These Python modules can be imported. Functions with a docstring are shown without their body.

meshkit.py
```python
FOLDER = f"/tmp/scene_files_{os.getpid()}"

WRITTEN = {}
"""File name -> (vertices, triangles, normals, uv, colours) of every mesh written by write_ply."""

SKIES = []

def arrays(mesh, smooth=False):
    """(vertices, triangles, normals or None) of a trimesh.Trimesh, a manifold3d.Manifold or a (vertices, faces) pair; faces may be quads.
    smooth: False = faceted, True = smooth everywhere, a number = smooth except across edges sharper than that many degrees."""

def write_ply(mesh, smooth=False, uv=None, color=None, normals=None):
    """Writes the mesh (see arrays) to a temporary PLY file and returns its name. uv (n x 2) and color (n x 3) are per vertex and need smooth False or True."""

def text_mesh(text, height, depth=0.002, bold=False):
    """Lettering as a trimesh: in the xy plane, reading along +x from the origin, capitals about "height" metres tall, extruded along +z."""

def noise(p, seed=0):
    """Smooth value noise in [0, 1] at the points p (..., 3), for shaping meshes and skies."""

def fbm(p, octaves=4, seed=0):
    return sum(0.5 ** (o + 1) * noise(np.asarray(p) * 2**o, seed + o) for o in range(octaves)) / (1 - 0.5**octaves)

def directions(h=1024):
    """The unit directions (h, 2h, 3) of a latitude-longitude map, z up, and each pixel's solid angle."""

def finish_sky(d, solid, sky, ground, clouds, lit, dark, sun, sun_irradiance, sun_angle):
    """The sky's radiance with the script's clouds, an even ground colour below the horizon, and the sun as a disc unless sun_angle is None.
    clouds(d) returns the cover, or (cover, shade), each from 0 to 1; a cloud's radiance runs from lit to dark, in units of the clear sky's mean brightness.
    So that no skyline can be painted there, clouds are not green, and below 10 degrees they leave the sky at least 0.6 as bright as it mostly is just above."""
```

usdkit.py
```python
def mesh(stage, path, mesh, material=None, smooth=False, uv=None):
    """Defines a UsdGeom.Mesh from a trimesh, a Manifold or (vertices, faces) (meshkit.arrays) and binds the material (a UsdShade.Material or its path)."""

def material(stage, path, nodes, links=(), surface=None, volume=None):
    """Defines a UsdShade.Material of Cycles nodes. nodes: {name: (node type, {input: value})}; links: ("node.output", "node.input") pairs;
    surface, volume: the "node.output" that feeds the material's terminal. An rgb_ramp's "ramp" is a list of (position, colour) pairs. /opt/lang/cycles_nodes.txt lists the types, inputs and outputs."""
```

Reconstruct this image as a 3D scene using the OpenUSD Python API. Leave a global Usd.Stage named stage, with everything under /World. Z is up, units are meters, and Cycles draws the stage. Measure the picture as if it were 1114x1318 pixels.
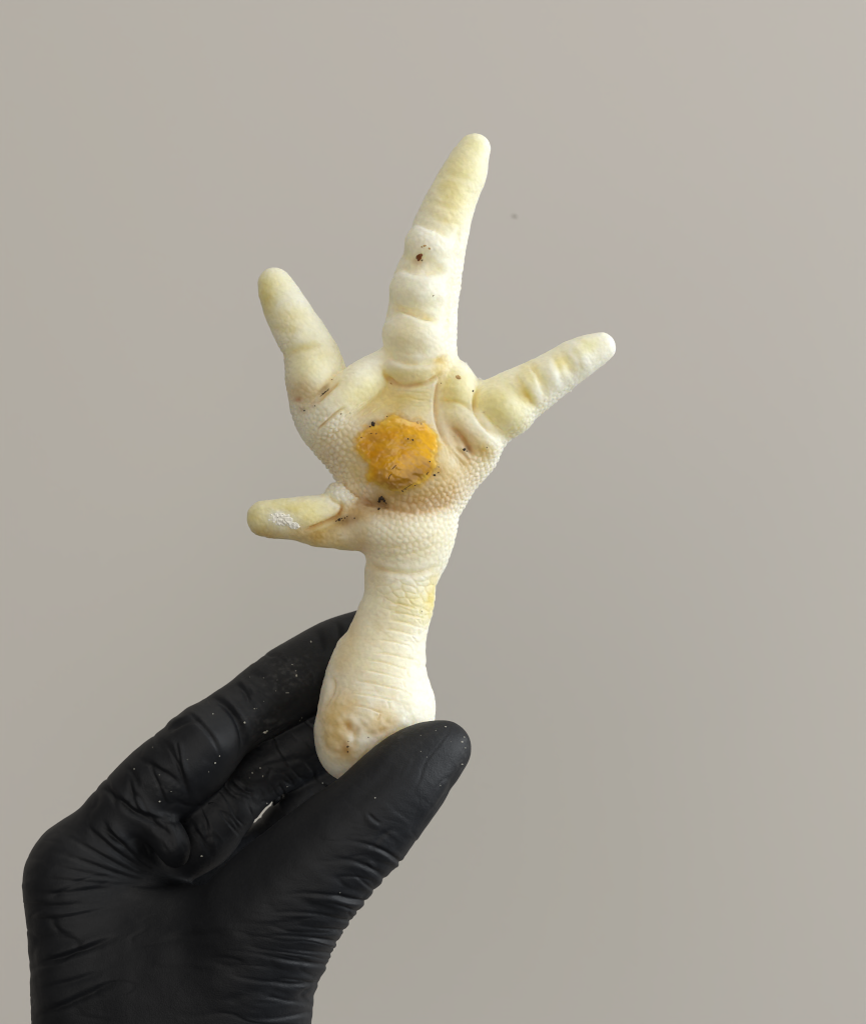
import math, numpy as np, shapely, trimesh, usdkit
from meshkit import fbm, noise
from pxr import Usd, UsdGeom, UsdLux, Gf, Sdf, Vt
from scipy.spatial import cKDTree
from scipy.interpolate import CubicSpline

stage = Usd.Stage.CreateInMemory()
UsdGeom.SetStageUpAxis(stage, 'Z')
UsdGeom.SetStageMetersPerUnit(stage, 1.0)
UsdGeom.Xform.Define(stage, '/World')
U = 0.00018                      # one modelling unit in metres (0.18 mm)
DIST = 1833.0                    # camera to foot, in units (0.33 m)
CX, CY = 557.0, 659.0

# ------------------------------------------------------------------ camera
cam = UsdGeom.Camera.Define(stage, '/World/camera')
cam.AddTranslateOp().Set(Gf.Vec3d(0, -DIST * U, 0))
cam.AddRotateXYZOp().Set(Gf.Vec3f(90, 0, 0))
cam.CreateHorizontalApertureAttr(36.0)
cam.CreateVerticalApertureAttr(36.0 * 1024 / 865)
cam.CreateFocalLengthAttr(36.0 * DIST / 1114.0)
cam.CreateFStopAttr(22.0)
cam.CreateFocusDistanceAttr((DIST - 45) * U)
cam.CreateClippingRangeAttr(Gf.Vec2f(0.02, 50))
cam.CreateExposureAttr(0.0)


# ------------------------------------------------------------------ lamps
def rect_light(name, pos, target, w, h, power, color):
    l = UsdLux.RectLight.Define(stage, '/World/' + name)
    m = Gf.Matrix4d().SetLookAt(Gf.Vec3d(*pos), Gf.Vec3d(*target), Gf.Vec3d(0, 0.01, 1)).GetInverse()
    l.AddTransformOp().Set(m)
    l.CreateWidthAttr(w); l.CreateHeightAttr(h)
    l.CreateIntensityAttr(power); l.CreateColorAttr(Gf.Vec3f(*color))
    l.CreateNormalizeAttr(False)
    return l


rect_light('window_light', (2.3, -0.55, 0.55), (0.0, 0.05, 0.0), 1.5, 1.3, 11.5, (0.93, 0.97, 1.0))
rect_light('ceiling_light', (0.1, -0.55, 2.0), (0.0, 0.05, 0.0), 1.5, 1.3, 2.7, (1.0, 0.955, 0.87))
rect_light('room_light', (-0.45, -2.3, 0.1), (0.0, 0.1, 0.0), 2.4, 1.9, 1.78, (1.0, 0.95, 0.88))


# ------------------------------------------------------------------ helpers
def lin(c):
    c = np.asarray(c, float) / 255.0
    return np.where(c <= 0.04045, c / 12.92, ((c + 0.055) / 1.055) ** 2.4)


def P(px, py, d=0.0):
    f = 1 + d / DIST
    return np.array([(px - CX) * f, d, (CY - py) * f])


def unproject(v):
    f = 1 + v[:, 1] / DIST
    return np.stack([CX + v[:, 0] / f, CY - v[:, 2] / f], 1)


def smin(a, b, k):
    h = np.maximum(k - np.abs(a - b), 0) / k
    return np.minimum(a, b) - h * h * k * 0.25


def round_cone(p, a, b, r1, r2):
    ba = b - a
    l2 = ba @ ba
    rr = r1 - r2
    a2 = l2 - rr * rr
    if a2 <= 1e-6:
        return np.minimum(np.linalg.norm(p - a, axis=1) - r1, np.linalg.norm(p - b, axis=1) - r2)
    il2 = 1.0 / l2
    pa = p - a
    y = pa @ ba
    z = y - l2
    w = pa * l2 - ba * y[:, None]
    x2 = (w * w).sum(1)
    y2 = y * y * l2
    z2 = z * z * l2
    k = np.sign(rr) * rr * rr * x2
    out = (np.sqrt(x2 * a2 * il2) + y * rr) * il2 - r1
    m = np.sign(z) * a2 * z2 > k
    m2 = ~m & (np.sign(y) * a2 * y2 < k)
    out[m] = np.sqrt((x2[m] + z2[m])) * il2 - r2 if False else np.sqrt(x2[m] + z2[m]) * il2 - r2
    out[m2] = np.sqrt(x2[m2] + y2[m2]) * il2 - r1
    return out


class Chain:
    """A tapering limb: a smooth run of spheres given as (px, py, depth, radius)."""

    def __init__(self, pts, fy=1.0, n=4, margin=90):
        q = np.array([np.r_[P(*p[:3]), p[3] * (1 + p[2] / DIST)] for p in pts])
        if len(q) > 2 and n > 1:
            t = np.r_[0, np.cumsum(np.linalg.norm(np.diff(q[:, :3], axis=0), axis=1))]
            from scipy.interpolate import PchipInterpolator
            tt = np.concatenate([np.linspace(t[i], t[i + 1], n, endpoint=False) for i in range(len(t) - 1)] + [[t[-1]]])
            q = PchipInterpolator(t, q)(tt)
        self.q, self.fy, self.margin = q, fy, margin
        self.sc = np.array([1, 1 / fy, 1])

    def __call__(self, p):
        q = self.q
        lo, hi = (q[:, :3] - q[:, 3:]).min(0), (q[:, :3] + q[:, 3:]).max(0)
        bd = np.linalg.norm(np.maximum(np.maximum(lo - p, p - hi), 0), axis=1)
        out = bd + 0.0
        near = bd < self.margin
        pn = p[near] * self.sc
        c = q[:, :3] * self.sc
        best = np.full(len(pn), 1e9)
        for i in range(len(q) - 1):
            best = np.minimum(best, round_cone(pn, c[i], c[i + 1], q[i, 3], q[i + 1, 3]))
        out[near] = best * min(1, self.fy)
        out[~near] += 5
        return out


class Blob:
    def __init__(self, px, py, d, rx, ry, rz, rot=0.0):
        """Ellipsoid: radii in x, depth and z; rot in degrees, clockwise in the picture plane."""
        self.c, self.r = P(px, py, d), np.array([rx, ry, rz], float)
        a = math.radians(-rot)
        self.R = np.array([[math.cos(a), 0, math.sin(a)], [0, 1, 0], [-math.sin(a), 0, math.cos(a)]])

    def __call__(self, p):
        q = (p - self.c) @ self.R.T
        k0 = np.linalg.norm(q / self.r, axis=1)
        k1 = np.linalg.norm(q / self.r ** 2, axis=1)
        return k0 * (k0 - 1) / np.maximum(k1, 1e-9)


def surface_nets(field, lo, hi, h):
    n = np.ceil((hi - lo) / h).astype(int) + 1
    ax = [lo[k] + h * np.arange(n[k]) for k in range(3)]
    g = np.stack(np.meshgrid(*ax, indexing='ij'), -1).reshape(-1, 3)
    v = np.concatenate([field(c) for c in np.array_split(g, max(1, len(g) // 200000))]).reshape(n)
    s = v < 0
    corners = [(i, j, k) for i in (0, 1) for j in (0, 1) for k in (0, 1)]
    cut = lambda a, o: a[o[0]:n[0] - 1 + o[0], o[1]:n[1] - 1 + o[1], o[2]:n[2] - 1 + o[2]]
    cnt = sum(cut(s, o).astype(np.int8) for o in corners)
    act = np.argwhere((cnt > 0) & (cnt < 8))
    idx = np.full(n - 1, -1)
    idx[tuple(act.T)] = np.arange(len(act))
    acc, num = np.zeros((len(act), 3)), np.zeros(len(act))
    for o in corners:
        for k in range(3):
            if o[k]:
                continue
            e = list(o); e[k] = 1
            a = act + np.array(o); b = act + np.array(e)
            va, vb = v[tuple(a.T)], v[tuple(b.T)]
            x = (va < 0) != (vb < 0)
            t = np.where(x, va / np.where(x, va - vb, 1), 0)
            acc[x] += (np.array(o) + np.eye(3)[k] * t[:, None])[x]
            num[x] += 1
    verts = lo + h * (act + acc / num[:, None])
    faces = []
    for k in range(3):
        i, j = (k + 1) % 3, (k + 2) % 3
        a = [slice(1, -1)] * 3; a[k] = slice(0, n[k] - 1)
        b = [slice(1, -1)] * 3; b[k] = slice(1, n[k])
        sa, sb = s[tuple(a)], s[tuple(b)]
        e = np.argwhere(sa != sb)
        inside = sa[tuple(e.T)]
        base = e + 1; base[:, k] -= 1
        q = []
        for di, dj in ((-1, -1), (0, -1), (0, 0), (-1, 0)):
            c = base.copy(); c[:, i] += di; c[:, j] += dj
            q.append(idx[tuple(c.T)])
        q = np.stack(q, 1)
        q[~inside] = q[~inside][:, ::-1]
        faces.append(q)
    q = np.concatenate(faces)
    return verts, np.vstack([q[:, [0, 1, 2]], q[:, [0, 2, 3]]])


def normals(v, f):
    n = np.zeros_like(v)
    fn = np.cross(v[f[:, 1]] - v[f[:, 0]], v[f[:, 2]] - v[f[:, 0]])
    for k in range(3):
        n += np.stack([np.bincount(f[:, k], fn[:, c], len(v)) for c in range(3)], 1)
    return n / np.maximum(np.linalg.norm(n, axis=1, keepdims=True), 1e-12)


def skin_surface(field, lo, hi, h, rounds=2):
    v, f = surface_nets(field, lo, hi, h)
    for r in range(rounds + 1):
        if r:
            v, f = trimesh.remesh.subdivide(v, f)
        for _ in range(3 if r < rounds else 2):
            v = v - normals(v, f) * np.clip(field(v), -h, h)[:, None]
    m = trimesh.Trimesh(v, f, process=False)
    big = max(trimesh.graph.connected_components(m.edges_unique, nodes=np.arange(len(v))), key=len)
    if len(big) < len(v):
        keep = np.zeros(len(v), bool); keep[big] = True
        f = f[keep[f].all(1)]
        new = np.cumsum(keep) - 1
        v, f = v[keep], new[f]
    return v, f


def curve(pts, step=1.0):
    p = np.asarray(pts, float)
    if len(p) > 2:
        t = np.r_[0, np.cumsum(np.linalg.norm(np.diff(p, axis=0), axis=1))]
        c = CubicSpline(t, p)
        tt = np.linspace(0, t[-1], int(t[-1] / step) + 2)
        return c(tt), c(tt, 1), tt / t[-1]
    n = int(np.linalg.norm(p[1] - p[0]) / step) + 2
    tt = np.linspace(0, 1, n)
    return p[0] + (p[1] - p[0]) * tt[:, None], np.repeat([p[1] - p[0]], n, 0), tt


def along(q, pts, reach, taper=0.25, head=None):
    """For each point q (n, 2): signed distance to the curve (positive on its right when it runs to +x and y is down), strength 0..1 along it."""
    c, d, t = curve(pts)
    lo, hi = c.min(0) - reach, c.max(0) + reach
    near = np.flatnonzero(((q > lo) & (q < hi)).all(1))
    dist, i = cKDTree(c).query(q[near], distance_upper_bound=reach)
    ok = np.isfinite(dist)
    near, dist, i = near[ok], dist[ok], i[ok]
    r = q[near] - c[i]
    sign = np.sign(d[i, 0] * r[:, 1] - d[i, 1] * r[:, 0])
    w = np.clip(np.minimum(t[i] / (head or taper), (1 - t[i]) / taper), 0, 1)
    return near, dist * sign, w * w * (3 - 2 * w)


def gauss(q, x, y, rx, ry, rot=0.0, power=2):
    a = math.radians(rot)
    dx, dy = q[:, 0] - x, q[:, 1] - y
    u, v = dx * math.cos(a) + dy * math.sin(a), -dx * math.sin(a) + dy * math.cos(a)
    return np.exp(-((u / rx) ** 2 + (v / ry) ** 2) ** (power / 2))


def smooth(x, a, b):
    t = np.clip((x - a) / (b - a), 0, 1)
    return t * t * (3 - 2 * t)


def define(path, v, f, mat, color=None, smooth=True, extra=None):
    m = usdkit.mesh(stage, path, (v * U, f), mat, smooth=smooth)
    for name, val in ({'tint': color} | (extra or {})).items():
        if val is None:
            continue
        val = np.asarray(val, np.float32)
        api = UsdGeom.PrimvarsAPI(m)
        if val.ndim == 2:
            api.CreatePrimvar(name, Sdf.ValueTypeNames.Color3fArray, 'vertex').Set(Vt.Vec3fArray.FromNumpy(val))
        else:
            api.CreatePrimvar(name, Sdf.ValueTypeNames.FloatArray, 'vertex').Set(Vt.FloatArray.FromNumpy(val))
    return m


def tag(prim, **k):
    for a, b in k.items():
        prim.SetCustomDataByKey(a, b)


def seeds_on(v, r, seed, metric=None):
    """Points spread over v at least r apart (greedy darts)."""
    rng = np.random.default_rng(seed)
    x = v if metric is None else v * metric
    order = rng.permutation(len(x))[:60000]
    x = x[order]
    cell = np.floor(x / r).astype(int)
    table, out = {}, []
    r2 = r * r
    for p, c in zip(x, map(tuple, cell)):
        ok = True
        for i in (-1, 0, 1):
            for j in (-1, 0, 1):
                for k in (-1, 0, 1):
                    for o in table.get((c[0] + i, c[1] + j, c[2] + k), ()):
                        if (o[0] - p[0]) ** 2 + (o[1] - p[1]) ** 2 + (o[2] - p[2]) ** 2 < r2:
                            ok = False; break
                    if not ok: break
                if not ok: break
            if not ok: break
        if ok:
            table.setdefault(c, []).append(p); out.append(p)
    return np.array(out)


# ------------------------------------------------------------------ materials
def mat(name, nodes, links, surface='p.BSDF'):
    return usdkit.material(stage, '/World/Looks/' + name, nodes, links, surface=surface)


UsdGeom.Scope.Define(stage, '/World/Looks')
wall_mat = mat('wall_paint', {
    'tc': ('geometry', {}),
    'n1': ('noise_texture', {'scale': 2.2, 'detail': 2.0, 'roughness': 0.5}),
    'r1': ('rgb_ramp', {'ramp': [(0.3, tuple(lin((207, 202.5, 193)))), (0.5, tuple(lin((207, 202, 195)))), (0.7, tuple(lin((207, 200, 194))))]}),
    'n2': ('noise_texture', {'scale': 1400.0, 'detail': 3.0, 'roughness': 0.7}),
    'b': ('bump', {'strength': 0.12, 'distance': 0.0004}),
    'p': ('principled_bsdf', {'roughness': 0.6, 'specular_ior_level': 0.3}),
}, [('tc.position', 'n1.vector'), ('n1.fac', 'r1.fac'), ('r1.color', 'p.base_color'),
    ('tc.position', 'n2.vector'), ('n2.fac', 'b.height'), ('b.normal', 'p.normal')])
speck_mat = mat('speck_grey', {'p': ('principled_bsdf', {'base_color': tuple(lin((168, 162, 152))), 'roughness': 0.8})}, [])

skin_mat = mat('bird_skin', {
    'tc': ('geometry', {}),
    'a': ('attribute', {'attribute': 'tint'}),
    'n1': ('noise_texture', {'scale': 900.0, 'detail': 4.0, 'roughness': 0.6}),
    'm1': ('map_range', {'from_min': 0.3, 'from_max': 0.7, 'to_min': 0.94, 'to_max': 1.04}),
    'mul': ('mix_color', {'blend_type': 'multiply', 'fac': 1.0}),
    'n2': ('noise_texture', {'scale': 2600.0, 'detail': 3.0, 'roughness': 0.6}),
    'vo': ('voronoi_texture', {'scale': 1150.0, 'feature': 'smooth_f1', 'smoothness': 0.4}),
    'sub': ('math', {'math_type': 'subtract'}),
    'b': ('bump', {'strength': 0.2, 'distance': 0.0004}),
    'p': ('principled_bsdf', {'roughness': 0.52, 'specular_ior_level': 0.38, 'subsurface_weight': 0.75,
                              'subsurface_radius': (1.0, 0.8, 0.45), 'subsurface_scale': 0.0013}),
}, [('tc.position', 'n1.vector'), ('n1.fac', 'm1.value'), ('a.color', 'mul.a'), ('m1.result', 'mul.b'), ('mul.result', 'p.base_color'),
    ('tc.position', 'n2.vector'), ('tc.position', 'vo.vector'), ('n2.fac', 'sub.value1'), ('vo.distance', 'sub.value2'), ('sub.value', 'b.height'), ('b.normal', 'p.normal')])
flesh_mat = mat('wet_flesh', {
    'tc': ('geometry', {}),
    'a': ('attribute', {'attribute': 'tint'}),
    'n2': ('noise_texture', {'scale': 1200.0, 'detail': 2.0, 'roughness': 0.5}),
    'b': ('bump', {'strength': 0.08, 'distance': 0.0005}),
    'p': ('principled_bsdf', {'roughness': 0.4, 'specular_ior_level': 0.4, 'coat_weight': 0.5, 'coat_roughness': 0.14}),
}, [('a.color', 'p.base_color'), ('tc.position', 'n2.vector'), ('n2.fac', 'b.height'), ('b.normal', 'p.normal'), ('b.normal', 'p.coat_normal')])
flake_mat = mat('flaky_skin', {'a': ('attribute', {'attribute': 'tint'}), 'p': ('principled_bsdf', {'roughness': 0.6, 'specular_ior_level': 0.3})}, [('a.color', 'p.base_color')])
dirt_mat = mat('dark_soil', {'p': ('principled_bsdf', {'base_color': tuple(lin((50, 38, 26))), 'roughness': 0.7})}, [])
umber_mat = mat('umber_soil', {'p': ('principled_bsdf', {'base_color': tuple(lin((92, 68, 38))), 'roughness': 0.7})}, [])
brown_mat = mat('brown_scab', {'p': ('principled_bsdf', {'base_color': tuple(lin((128, 72, 34))), 'roughness': 0.35})}, [])
tan_mat = mat('tan_flake', {'p': ('principled_bsdf', {'base_color': tuple(lin((196, 160, 104))), 'roughness': 0.6})}, [])
crumb_mat = mat('white_crumb', {'p': ('principled_bsdf', {'base_color': tuple(lin((172, 170, 160))), 'roughness': 0.6})}, [])
glove_mat = mat('black_nitrile', {
    'tc': ('geometry', {}),
    'a': ('attribute', {'attribute': 'dust'}),
    'n1': ('noise_texture', {'scale': 900.0, 'detail': 2.0, 'roughness': 0.5}),
    'r1': ('rgb_ramp', {'ramp': [(0.35, (0.0088, 0.0098, 0.0122)), (0.7, (0.0106, 0.0117, 0.0143))]}),
    'mx': ('mix_color', {'b': (0.10, 0.10, 0.10)}),
    'n2': ('noise_texture', {'scale': 2400.0, 'detail': 3.0, 'roughness': 0.7}),
    'b': ('bump', {'strength': 0.3, 'distance': 0.0003}),
    'p': ('principled_bsdf', {'roughness': 0.56, 'specular_ior_level': 0.3}),
}, [('tc.position', 'n1.vector'), ('n1.fac', 'r1.fac'), ('r1.color', 'mx.a'), ('a.fac', 'mx.fac'), ('mx.result', 'p.base_color'),
    ('tc.position', 'n2.vector'), ('n2.fac', 'b.height'), ('b.normal', 'p.normal')])

# ------------------------------------------------------------------ the wall
WD = 1350.0
ws = 9000.0
w = UsdGeom.Xform.Define(stage, '/World/wall')
tag(w.GetPrim(), label='plain pale grey painted wall behind the hand', category='wall', kind='structure')
slab = trimesh.creation.box((2 * ws, 300, 2 * ws)); slab.apply_translation((0, WD + 150, 0))
define('/World/wall/painted_surface', np.array(slab.vertices), np.array(slab.faces), wall_mat, smooth=False)
sp = trimesh.creation.icosphere(3, 1.0)
sv = np.array(sp.vertices)
sv = sv * (1 + 0.35 * (noise(sv * 2.2 + 5, 3) - 0.5))[:, None] * np.array([6.5, 0.8, 3.6])
a = math.radians(-22)
sv = sv @ np.array([[math.cos(a), 0, math.sin(a)], [0, 1, 0], [-math.sin(a), 0, math.cos(a)]])
define('/World/wall/speck', sv + P(662, 278, WD), np.array(sp.faces), speck_mat)

# ------------------------------------------------------------------ bird foot: shape
middle = Chain([(610, 193, 4, 20.5), (604, 206, 3, 24.5), (595, 229, 2, 29), (581, 257, 0, 31.5), (568, 292, 0, 36), (559, 330, 0, 38.5),
                (549, 365, -2, 43), (544, 400, -2, 44.5), (541, 434, -3, 46.5), (541, 464, -3, 47.5), (540, 500, 0, 45), (532, 545, 5, 40)], fy=0.92)
left = Chain([(353.5, 366, -6, 21.5), (361, 384, -6, 26.5), (371, 403, -6, 29.5), (381, 421, -4, 31), (393, 440, -3, 32.5), (402, 462, -2, 36),
              (409, 490, 0, 40), (415, 520, 2, 42.5), (430, 545, 4, 44), (470, 575, 8, 46)], fy=0.85)
right = Chain([(772.5, 446.5, -4, 19.5), (752, 457, -4, 24.5), (730, 470, -3, 27.5), (708, 484, -2, 30), (681, 501, -2, 34), (653, 519, 0, 38.5),
               (630, 540, 2, 37), (596, 574, 6, 48)], fy=0.88)
hallux_up = Chain([(341, 667, -26, 23.5), (364, 668, -26, 26), (395, 666, -24, 28), (420, 662, -18, 27), (447, 655, -8, 28)], fy=0.9)
hallux_low = Chain([(386, 684, -16, 11), (410, 689, -16, 15.5), (440, 689, -12, 18), (478, 684, 0, 28)], fy=1.0)
shank = Chain([(533, 600, 8, 82), (530, 650, 6, 62), (527, 690, 2, 58), (520, 725, 0, 49), (515, 745, 0, 46.5), (513, 770, 0, 45.5), (504.5, 800, 0, 47),
               (499, 820, 0, 49.5), (492.5, 843, 0, 55), (485, 865, 0, 62), (484, 890, 0, 69), (485, 915, 0, 75), (482, 937, 0, 75), (474, 946, 0, 67)], fy=0.86)
palm = Blob(516, 578, 8, 91, 44, 100)
knob = Blob(440, 882, 30, 24, 24, 28)
bulb_low = Blob(455, 940, -18, 46, 48, 60, 12)
web_left = Chain([(500, 472, -4, 25), (462, 494, -24, 26), (427, 526, -29, 29), (408, 549, -18, 23)], fy=0.9)
lobe_a = Blob(591, 508, -14, 25, 26, 40, -4)
lobe_b = Chain([(582, 536, -20, 20), (606, 552, -24, 25), (626, 574, -18, 18)], fy=0.95)
web_nub = Chain([(590, 482, 0, 17), (605, 502, 0, 17), (625, 512, 0, 20)], fy=0.8)
base_pad = Blob(533, 476, -24, 41, 24, 20, 4)
low_fold = Chain([(478, 676, -22, 26), (522, 684, -26, 33), (554, 675, -14, 28)], fy=0.8)


pads = [Blob(533, 433, -19, 41, 37, 35, 4), Blob(540, 376, -18, 38, 35, 33, 8), Blob(553, 319, -17, 33, 29, 31, 14), 
        Blob(404, 492, -8, 34, 36, 46, -8), Blob(383, 428, -8, 29, 27, 34, -22), Blob(648, 526, -8, 40, 34, 33, 30), Blob(681, 500, -10, 24, 31, 30, 35),
        Blob(709, 482, -10, 22, 27, 27, 35), Blob(741, 463, -8, 24, 23, 22, 35)]
hallux_root = Blob(443, 641, -10, 25, 26, 18, 35)
palm_edge = Blob(436, 578, 4, 21, 28, 34, -42)


def foot_field(p):
    d = palm(p)
    d = smin(d, shank(p), 24)
    d = smin(d, middle(p), 14)
    d = smin(d, left(p), 16)
    d = smin(d, right(p), 16)
    d = smin(d, web_left(p), 6)
    d = smin(d, web_nub(p), 10)
    d = smin(d, lobe_a(p), 7)
    d = smin(d, lobe_b(p), 7)
    d = smin(d, base_pad(p), 5)
    for b in pads:
        d = smin(d, b(p), 5)
    d = smin(d, hallux_root(p), 4)
    d = smin(d, palm_edge(p), 8)
    d = smin(d, hallux_up(p), 9)
    d = smin(d, hallux_low(p), 9)
    d = smin(d, low_fold(p), 9)
    d = smin(d, knob(p), 10)
    d = smin(d, bulb_low(p), 14)
    return d


fv, ff = skin_surface(foot_field, np.array([-255.0, -95, -360]), np.array([250.0, 95, 500]), 4.4, 2)
fn = normals(fv, ff)
q = unproject(fv)
front = smooth(-fn[:, 1], -0.15, 0.3)

# creases: (points, half width, depth, rim height, how much brownish dirt sits in it)
creases = [
    ([(496, 456), (520, 466), (550, 467), (583, 455)], 5, 5.0, 2.0, .05),
    ([(500, 396), (520, 399), (545, 408), (564, 412)], 6, 6.5, 2.6, .15),
    ([(511, 343), (535, 349), (560, 348), (580, 346)], 7, 4.5, 2.0, .05),
    ([(534, 291), (550, 291), (566, 298), (580, 306)], 5, 4.5, 2.4, .10),
    ([(556, 258), (574, 266), (592, 268)], 5, 1.6, 0.8, 0),
    ([(565, 281), (580, 287), (592, 288)], 4, 1.2, 0.6, 0),
    ([(572, 222), (588, 228), (606, 226)], 6, 1.2, 0.6, 0),
    ([(489, 470), (496, 483), (506, 493), (533, 496), (556, 489), (570, 474)], 4.5, 6.0, 1.0, .45),
    ([(583, 330), (578, 380), (575, 430), (580, 456)], 6, 2.5, 0.6, 0),
    ([(592, 285), (586, 330), (583, 345)], 5, 2.0, 0.5, 0),
    # left toe
    ([(362, 462), (380, 451), (398, 447), (416, 442)], 6, 4.2, 2.2, .06),
    ([(344, 418), (360, 426), (384, 422)], 7, 2.2, 1.0, .05),
    ([(440, 488), (425, 502), (404, 522)], 3.5, 3.5, 1.2, .40),
    ([(403, 556), (418, 545), (432, 532), (446, 524)], 3.0, 4.5, 1.4, .65),
    # right toe
    ([(662, 478), (668, 492), (680, 512), (690, 528)], 6, 4.0, 2.0, .15),
    ([(678, 466), (690, 478), (697, 496), (700, 514)], 5, 3.6, 1.8, .10),
    ([(706, 455), (716, 468), (722, 486), (724, 500)], 6, 2.8, 1.4, .05),
    ([(730, 446), (740, 456), (746, 470), (748, 482)], 5, 1.6, 0.8, 0),
    ([(622, 492), (614, 505), (611, 520), (614, 534), (626, 550), (646, 566)], 4.5, 5.5, 1.5, .22),
    ([(626, 534), (638, 546), (650, 556)], 2.5, 1.6, 0.8, .1),
    ([(568, 478), (563, 500), (561, 520), (562, 538), (569, 558), (575, 580)], 4.0, 5.0, 1.2, .40),
    ([(563, 518), (582, 516), (600, 523), (612, 532)], 3.5, 3.6, 1.2, .15),
    ([(576, 548), (592, 560), (604, 578), (612, 590)], 4.5, 4.0, 1.2, .55),
    ([(584, 574), (596, 584), (606, 596)], 3, 2.0, 1.0, .45),
    # hallux and lower palm
    ([(431, 640), (440, 650), (438, 660), (424, 670), (402, 680), (384, 688)], 4.0, 6.5, 1.0, .7),
    ([(421, 634), (430, 644), (442, 652)], 3.5, 4.0, 1.2, .25),
    ([(432, 610), (448, 626), (466, 642), (486, 652)], 3.2, 4.0, 1.0, .45),
    ([(446, 652), (470, 648), (495, 652), (520, 658), (552, 658), (580, 650), (600, 642)], 4.0, 3.8, 1.2, .2),
    ([(464, 718), (484, 731), (508, 737), (530, 739), (552, 734), (570, 724)], 5, 4.5, 2.0, .12),
    ([(478, 706), (510, 704), (545, 696), (576, 678)], 3.5, 1.8, 1.4, .05),
    ([(484, 716), (512, 716), (546, 708), (574, 694)], 3.0, 1.4, 1.0, .0),
    # hock end
    ([(424, 868), (428, 888), (420, 906), (412, 916)], 4, 6.0, 1.5, .2),
    ([(436, 884), (432, 900), (424, 912)], 3, 2.0, 1.0, .05),
    ([(444, 924), (449, 938), (462, 950)], 6, 4.0, 1.0, .12),
    ([(462, 934), (456, 952), (458, 968)], 6, 3.5, 1.5, .15),
    ([(464, 944), (482, 944), (500, 934)], 5, 2.0, 1.0, .04),
    ([(476, 962), (468, 976), (462, 984)], 5, 2.5, 1.0, .05),
    ([(414, 958), (430, 968), (446, 972)], 5, 2.0, 1.0, .05),
]
# fine folds of stretched skin by the palm
for k in range(7):
    o = k * 3.6
    creases.append(([(437 + o * 1.0, 545 + o * .35), (452 + o * .9, 528 + o * .4), (478 + o * .7, 510 + o * .45)], 1.5, 1.0, 0.6, .06))
rc = np.random.default_rng(31)
for k in range(9):
    x0, y0, L = rc.uniform(500, 540), 501 + 3.0 * k + rc.uniform(-1, 1), rc.uniform(18, 34)
    creases.append(([(x0, y0 + rc.uniform(-2, 2)), (x0 + L / 2, y0 + rc.uniform(-1.5, 1.5)), (min(x0 + L, 560), y0 + rc.uniform(-2, 2))], 1.7, 0.8, 0.4, .04))
for k in range(5):
    creases.append(([(572 + 4 * k, 562 + 6 * k), (576 + 4 * k + rc.uniform(-2, 2), 578 + 4 * k), (582 + 4 * k, 592 + 2 * k + rc.uniform(-4, 6))], 1.8, 1.2, 0.8, .10))
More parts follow.
